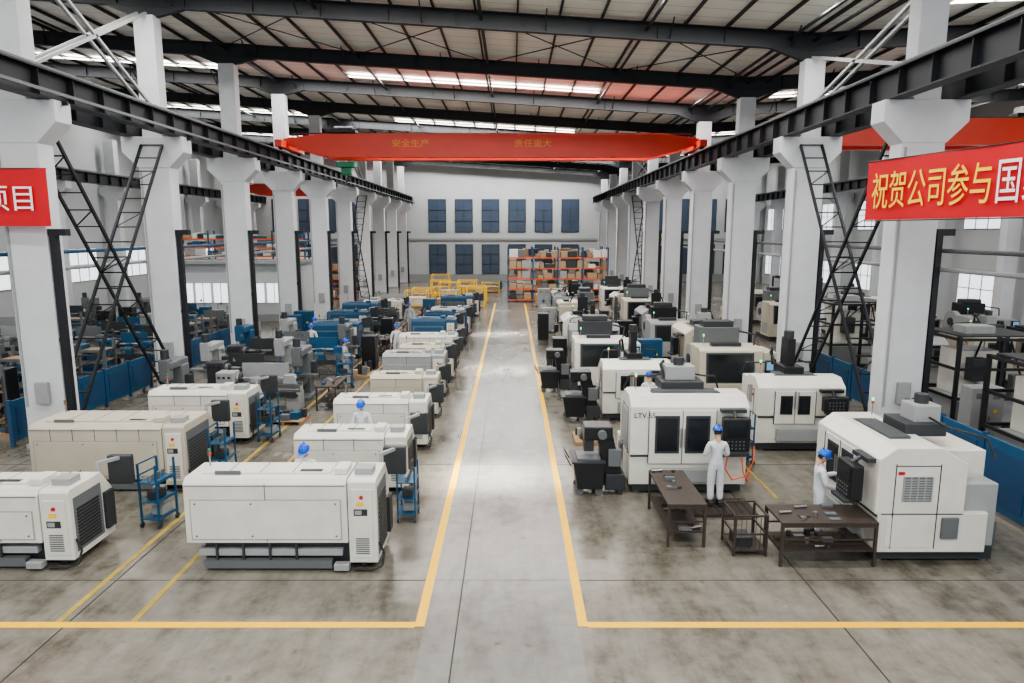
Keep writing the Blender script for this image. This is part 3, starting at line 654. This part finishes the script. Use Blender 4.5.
# right outer row
P('vmc_side',7.75,12.95,-90)
P('vmc_k',7.9,19.2,0,1.08); P('cab_w',9.3,16.9,0,.9); P('hmc',7.6,23.6,0); P('vmc_c',7.9,28.1,-90); P('hmc_g',7.6,32.4,0); P('vmc_d',7.7,36.4,-90); P('hmc',7.8,40.6,0); P('rack',7.9,43.8); P('vmc_k',7.8,46.6,-90); P('hmc_w',7.8,51,0)
P('bench',5.9,20.2,90); P('cab_k',5.7,23.8); P('cart',6.0,17.3,0); P('cab_b',5.6,27.5); P('bench',5.8,31.5,90); P('cab_k',5.8,34.9); P('bench',5.8,39.5,90)
for i,(x,y,r) in enumerate([(2.2,19.2,90),(5.7,25.6,90),(5.6,29.3,90),(2.1,32.2,90),(5.8,37.2,90),(5.8,42,90),(2.1,45.6,90),(5.7,45,90),(9.7,22.2,90),(9.7,30.2,90)]):
    P('parts%d'%((i+1)%4),x,y,r,.9)
# right bay
for k,x,y in [('cell',14.6,21.0),('cell',17.9,21.6),('vmc_d',15.5,26.5),('vmc_c',19,27),('hmc',23,28),('cell',15.5,31),('vmc_c',19.5,34),('hmc_g',23.5,34),('hmc',15.5,38.5),('vmc',20,40),('vmc_c',24,42),('vmc_c',15.5,46),('cell',20,48)]:
    P(k,x,y)
P('cab',13.0,18.4); P('cell',13.6,16.3)
put('blue_partition',partition(9.2,1.65),(10.35,8.4,0)); put('blue_partition',partition(6),(12.2,21,0))
# left bay
put('blue_partition',partition(7.6),(-14.1,18.6,0)); put('blue_partition',partition(6),(-14.1,28,0))
rnd=random.Random(5)
ks=['el_g','el_d','mill_d','rack','el_b','el_l','rack','mill_d','bench','rack','cab_k','el_d']
for iy in range(13):
    for ix in range(4):
        k=rnd.choice(ks); x=-17.0-ix*3.3+rnd.uniform(-.2,.2); y=20.5+iy*1.9
        if iy%5==4:
            P('parts%d'%rnd.randint(0,3),x,y); P('parts%d'%rnd.randint(0,3),x+1.5,y,90); continue
        P(k,x,y,rnd.choice([0,0,180]))
for i in range(9): P('parts%d'%(i%4),-14.85,20+i*2.3,90,.85)
# tables, platform, etc
put('workbench',workbench(.75,1.9,.88),(3.35,13.3,0))
put('workbench',workbench(1.75,.85,.85),(5.72,12.0,0)); 
b=MB()
for x in (-.3,.3):
    for y in (-.35,.35): b.box(x-.02,y-.02,0,x+.02,y+.02,.8,'brown')
for z in (.1,.42,.78):
    for y in (-.35,.35): b.box(-.32,y-.015,z,.32,y+.015,z+.03,'brown')
    for x in (-.3,.3): b.box(x-.015,-.35,z,x+.015,.35,z+.03,'brown')
for i in range(7):
    b.box(-.27+i*.09,-.352,.1,-.262+i*.09,-.345,.8,'brown')
b.box(-.3,-.33,.1,.3,.33,.12,'brown'); b.box(-.22,-.2,.12,.1,.2,.3,'dgrey',bv=.01)
put('wire_cage_cart',b,(4.45,12.35,0))
b=MB(); b.box(-.75,-.45,0,.75,.45,.07,'brown',bv=.005)
for i in range(9): b.box(-.73+i*.165,-.44,.07,-.7+i*.165,.44,.085,'dgrey')
put('floor_platform',b,(4.5,14.2,0))

# storage racks at the end
put('pallet_rack',shelf_rack(8.6,1.1,4.7,5,'tblue','orange',('carton','lgrey','white','dgrey','carton','wood','grey'),11,4,.92),(3.95,59.5,0))
put('pallet_rack',shelf_rack(8.6,1.1,4.7,5,'tblue','orange',('carton','lgrey','white','dgrey','wood'),12,4,.92),(3.95,63.5,0))
rnd=random.Random(9)
def stillage(b,x,y,w,d,h,k='yellow'):
    for xx in (x,x+w):
        for yy in (y,y+d): b.box(xx-.035,yy-.035,0,xx+.035,yy+.035,h,k)
    for z in (.2,h-.1):
        for yy in (y,y+d): b.box(x,yy-.025,z,x+w,yy+.025,z+.06,k)
        for xx in (x,x+w): b.box(xx-.025,y,z,xx+.025,y+d,z+.06,k)
    b.box(x+.1,y+.1,.28,x+w-.1,y+d-.1,h*.6,rnd.choice(['lgrey','carton','white','wood']),bv=.02)
    b.bar((x,y,.3),(x+w,y,h-.1),.04,.04,k)
for i,(x,y) in enumerate([(-8.5,54),(-6.2,54),(-3.9,54),(-8.5,58),(-6.2,58),(-3.9,58),(-7.5,63),(-5,63),(-8,68),(-5.5,68),(-3,68)]):
    b=MB(); stillage(b,0,0,1.7,1.4,rnd.uniform(1.0,1.9),'yellow'); put('steel_stillage',b,(x,y,0))
for i,(x,y) in enumerate([(-8.6,51.6),(-6.2,51.4),(2.4,55.5),(6.2,56),(-1.5,71)]):
    b=MB()
    for q in range(3): b.box(-.6+q*.45,-.5,0,-.5+q*.45,.5,.12,'wood')
    b.box(-.6,-.5,.12,.6,.5,.15,'wood'); b.box(-.5,-.42,.15,.5,.42,.5+rnd.random()*.7,rnd.choice(['carton','lgrey','white','tblue']),bv=.02)
    put('pallet_load',b,(x,y,0))
# office block in left bay with deck storage
b=MB(); b.box(-24,46,0,-14.2,52,3.9,'wall'); b.box(-24.3,45.6,3.9,-14.0,52.2,4.1,'lgrey')
b.box(-24,45.97,0,-14.2,46,.5,'lgrey')
for i in range(8):
    x=-23.7+i*1.2; b.box(x,45.93,1.3,x+1.0,45.97,2.6,'winlit'); b.box(x-.04,45.9,1.26,x+1.04,45.94,1.3,'lgrey'); b.box(x+.48,45.9,1.3,x+.52,45.94,2.6,'lgrey'); b.box(x-.04,45.9,2.6,x+1.04,45.94,2.64,'lgrey')
for i in range(8): b.box(-24.2+i*1.44,45.62,4.1,-24.16+i*1.44,45.66,5.1,'lgrey')
b.box(-24.2,45.62,5.06,-14,45.66,5.1,'lgrey'); b.box(-24.2,45.62,4.6,-14,45.66,4.63,'lgrey')
put('site_office_block',b)
put('deck_storage_rack',shelf_rack(9,1.0,2.0,3,'tblue','orange',('tblue','dgrey','carton','white'),21,4,.9),(-19.1,49,4.1))
for yy in (56,62,68): put('storage_shelf',shelf_rack(9,1.0,3.4,4,'tblue','orange',('tblue','dgrey','carton','white'),22+yy,4,.9),(-19.5,yy,0))
b=MB()
for x,z,k in ((-13.75,5.4,'tblue'),(-13.8,4.9,'lgrey')): b.cyl((x,10,z),(x,82,z),.06,k,8)
put('service_pipes',b)
b=MB()
for x,z,k in ((11.6,5.0,'lgrey'),(11.65,5.5,'grey')): b.cyl((x,10,z),(x,82,z),.06,k,8)
put('service_pipes',b)

# ---------------------------------------------------------------- people
def skin_obj(name,chains,matk,parent,sub=2):
    bm=bmesh.new(); lay=bm.verts.layers.skin.verify()
    for verts,edges in chains:
        vs=[]
        for i,(co,r) in enumerate(verts):
            v=bm.verts.new(co); v[lay].radius=(r,r) if not isinstance(r,tuple) else r; v[lay].use_root=(i==0); vs.append(v)
        for a,c in edges: bm.edges.new((vs[a],vs[c]))
    me=bpy.data.meshes.new(name); bm.to_mesh(me); bm.free(); me.materials.append(M[matk])
    o=bpy.data.objects.new(name,me); C.objects.link(o); o.parent=parent
    m=o.modifiers.new('Skin','SKIN'); m.use_smooth_shade=True; m.branch_smoothing=.6
    s=o.modifiers.new('Sub','SUBSURF'); s.levels=sub; s.render_levels=sub
    return o
def head_mesh():
    b=MB()
    def fn(u,p):
        x,y,z=p
        if u[2]<0:
            k=1-.28*(-u[2])**1.6; x*=k
            if y>0: y*=1-.35*(-u[2])
        if y<0 : y*=.94
        return (x,y,z)
    b.sphere((0,0,0),(.076,.096,.118),'skin',20,14,fn)
    b.add([(-.009,-.088,.018),(.009,-.088,.018),(.019,-.088,-.026),(-.019,-.088,-.026),(0,-.118,-.022)],[(0,1,4),(1,2,4),(2,3,4),(3,0,4)],'skin',smooth=True)
    for s in (-1,1):
        b.sphere((s*.03,-.082,.012),(.014,.008,.008),'white',8,6); b.sphere((s*.03,-.089,.012),(.006,.004,.006),'black',8,6)
        b.box(s*.03-.017,-.093,.03,s*.03+.017,-.083,.036,'hair'); b.sphere((s*.077,.005,-.005),(.012,.022,.032),'skin',8,8)
    b.sphere((0,-.082,-.055),(.024,.008,.008),'lip',10,6)
    b.sphere((0,.004,.008),(.083,.102,.122),'hair',20,14,None,lambda u:(u[2]>.05 and u[1]>-.55) or (u[1]>.25 and u[2]>-.45))
    b.cyl((0,.02,-.2),(0,.012,-.07),.052,'skin',12,.05)
    b.sphere((0,.005,.045),(.108,.132,.118),'helmet',22,14,None,lambda u:u[2]>-.02)
    n=24; vs=[]
    for i in range(n):
        t=2*math.pi*i/n; f=1+(.32 if math.sin(t)<-.3 else .05)
        vs.append((.104*math.cos(t),.005+.128*math.sin(t),.046)); vs.append((.112*math.cos(t)*(1.03),.005+.135*math.sin(t)*f,.036))
    b.add(vs,[(2*i,2*i+1,(2*i+3)%(2*n),(2*i+2)%(2*n)) for i in range(n)],'helmet',smooth=True)
    b.box(-.012,-.1,.15,.012,.1,.168,'helmet',bv=.005)
    return b.mesh('worker_head')
HM=head_mesh()
def shoe_mesh():
    b=MB(); b.prism([(-.19,.0),(.09,.0),(.09,.1),(0,.12),(-.06,.09),(-.17,.06),(-.19,.03)],'x',-.045,.045,'shoe',bv=.015); return b.mesh('shoe')
SM=shoe_mesh()
def person(x,y,rzd,pose='work',cloth='cloth',z=0,tilt=20):
    e=empty('worker',(x,y,z),rzd)
    if pose=='work': EL=(.24,-.02,1.13);WR=(.17,-.25,1.08);ER=(-.24,-.02,1.13);WL=(-.16,-.27,1.12)
    elif pose=='reach': EL=(.25,-.12,1.17);WR=(.16,-.36,1.26);ER=(-.25,-.05,1.14);WL=(-.17,-.29,1.04)
    else: EL=(.25,.02,1.13);WR=(.27,-.05,.88);ER=(-.25,.02,1.13);WL=(-.27,-.05,.88)
    V=[((0,0,.95),.14),((0,.005,1.1),.135),((0,.01,1.27),.15),((0,.01,1.38),.12),((0,.005,1.475),.06),
       ((.17,.01,1.4),.072),(EL,.06),(WR,.042),((-.17,.01,1.4),.072),(ER,.06),(WL,.042),
       ((.085,0,.86),.11),((.10,-.02,.5),.085),((.105,.01,.1),.072),((-.085,0,.86),.11),((-.10,-.02,.5),.085),((-.105,.01,.1),.072)]
    E=[(0,1),(1,2),(2,3),(3,4),(3,5),(5,6),(6,7),(3,8),(8,9),(9,10),(0,11),(11,12),(12,13),(0,14),(14,15),(15,16)]
    skin_obj('clothed_body',[(V,E)],cloth,e)
    for nm,w,el,s in (('hand_right',WR,EL,1),('hand_left',WL,ER,-1)):
        w=Vector(w); d=(w-Vector(el)).normalized(); side=d.cross(Vector((0,0,1)))
        if side.length<.3: side=d.cross(Vector((0,-1,0)))
        side.normalize(); nn=side.cross(d).normalized()
        inn = -side if (side.x*s)>0 else side
        ch=[([(w-d*.01,.027),(w+d*.04,.030),(w+d*.085,.028)],[(0,1),(1,2)])]
        for i,(off,l) in enumerate(((.026,.07),(.009,.08),(-.009,.075),(-.026,.058))):
            r=w+d*.08+inn*off; ch.append(([(r,.0095),(r+d*l*.5-nn*.008,.009),(r+d*l*.8-nn*.028,.0085),(r+d*l*.95-nn*.045,.0075)],[(0,1),(1,2),(2,3)]))
        r=w+d*.035+inn*.02; ch.append(([(r,.011),(r+inn*.03+d*.025-nn*.008,.0105),(r+inn*.038+d*.055-nn*.02,.009)],[(0,1),(1,2)]))
        skin_obj(nm,ch,'skin',e,1)
    h=put('head',HM,(0,-.005-.02*(tilt>5),1.635),parent=e); h.rotation_euler=(math.radians(tilt),0,0)
    for s in (-1,1): put('shoe_%d'%(1 if s>0 else 2),SM,(s*.105,.02,0),parent=e)
    b=MB()
    b.cyl((0,.005,1.44),(0,.0,1.49),.075,cloth,14,.062)
    put('collar',b,parent=e)
    return e
person(4.45,14.25,180,'work',z=.085,tilt=18)
person(6.1,12.9,80,'reach',tilt=22)
person(-4.2,13.3,0,'work',tilt=30)
person(-3.85,16.95,0,'work',tilt=25)
person(4.2,20.45,180,'work',tilt=20)
person(-5.4,31.5,30,'relax',tilt=5)
person(-6.7,27.0,90,'work','cloth2',tilt=20); person(-9.4,31.6,10,'relax','cloth',tilt=10)
person(-9.9,33.9,60,'work','cloth',tilt=10); person(-6.2,41,0,'relax','cloth2',tilt=0); person(2.0,43.2,180,'relax','cloth',tilt=0)

# ---------------------------------------------------------------- lights
def area(name,loc,sx,sy,p,col=(1,1,1),ry=0,spread=180):
    l=bpy.data.lights.new(name,'AREA'); l.shape='RECTANGLE'; l.size=sx; l.size_y=sy; l.energy=p; l.color=col; l.spread=math.radians(spread)
    o=bpy.data.objects.new(name,l); o.location=loc; o.rotation_euler=(0,ry,0); C.objects.link(o); return o
sl=math.atan(.062)
b=MB()
for y in (1.5,12,22.8,38.1,52.9,67,80):
    area('skylight_lamp',(-1.1,y,rz(-1.1)+RH-.07),22.5,.9,2000,(1,.985,.955),sl)
    area('skylight_lamp',(-22,y,rz(-22)+RH-.07),15,.9,800,(1,.985,.955),sl)
    area('skylight_lamp',(19.5,y,rz(19.5)+RH-.07),15,.9,700,(1,.985,.955),-math.atan(.05))
    x=XL+.6; hw=.2
    while x<XR-1.5:
        if abs(x-CXR)>1.6 and abs(x-CXL+.7)>1.2 and not (3.5<x<9.5) and not (-13<x<-9):
            b.add([(x,y-hw,rz(x)+RH-.03),(x+1.36,y-hw,rz(x+1.36)+RH-.03),(x+1.36,y+hw,rz(x+1.36)+RH-.03),(x,y+hw,rz(x)+RH-.03)],[(0,1,2,3)],'skylit')
        x+=1.5
put('skylight_panels',b)
for y,p in ((16.3,95),(29.5,95),(40,70)):
    area('sun_shaft',(-.6,y,12.8),2.6,.6,p,(1,.96,.9),0,14)

w=bpy.data.worlds.new('World'); bpy.context.scene.world=w; w.use_nodes=True
nt=w.node_tree; bg=nt.nodes['Background']; bg.inputs[0].default_value=(0.90,0.95,1,1); bg.inputs[1].default_value=1.4
vs=bpy.context.scene.view_settings
try:
    vs.view_transform='AgX'; vs.look='AgX - Medium High Contrast'; vs.exposure=0.3
except Exception as ex: print('view',ex)

# ---------------------------------------------------------------- camera
cam=bpy.data.cameras.new('camera'); co=bpy.data.objects.new('camera',cam); C.objects.link(co)
cam.sensor_width=36; cam.lens=24.0; cam.clip_end=300
co.location=(0,0,6.0); co.rotation_euler=(math.radians(90-9.11),0,0)
bpy.context.scene.camera=co
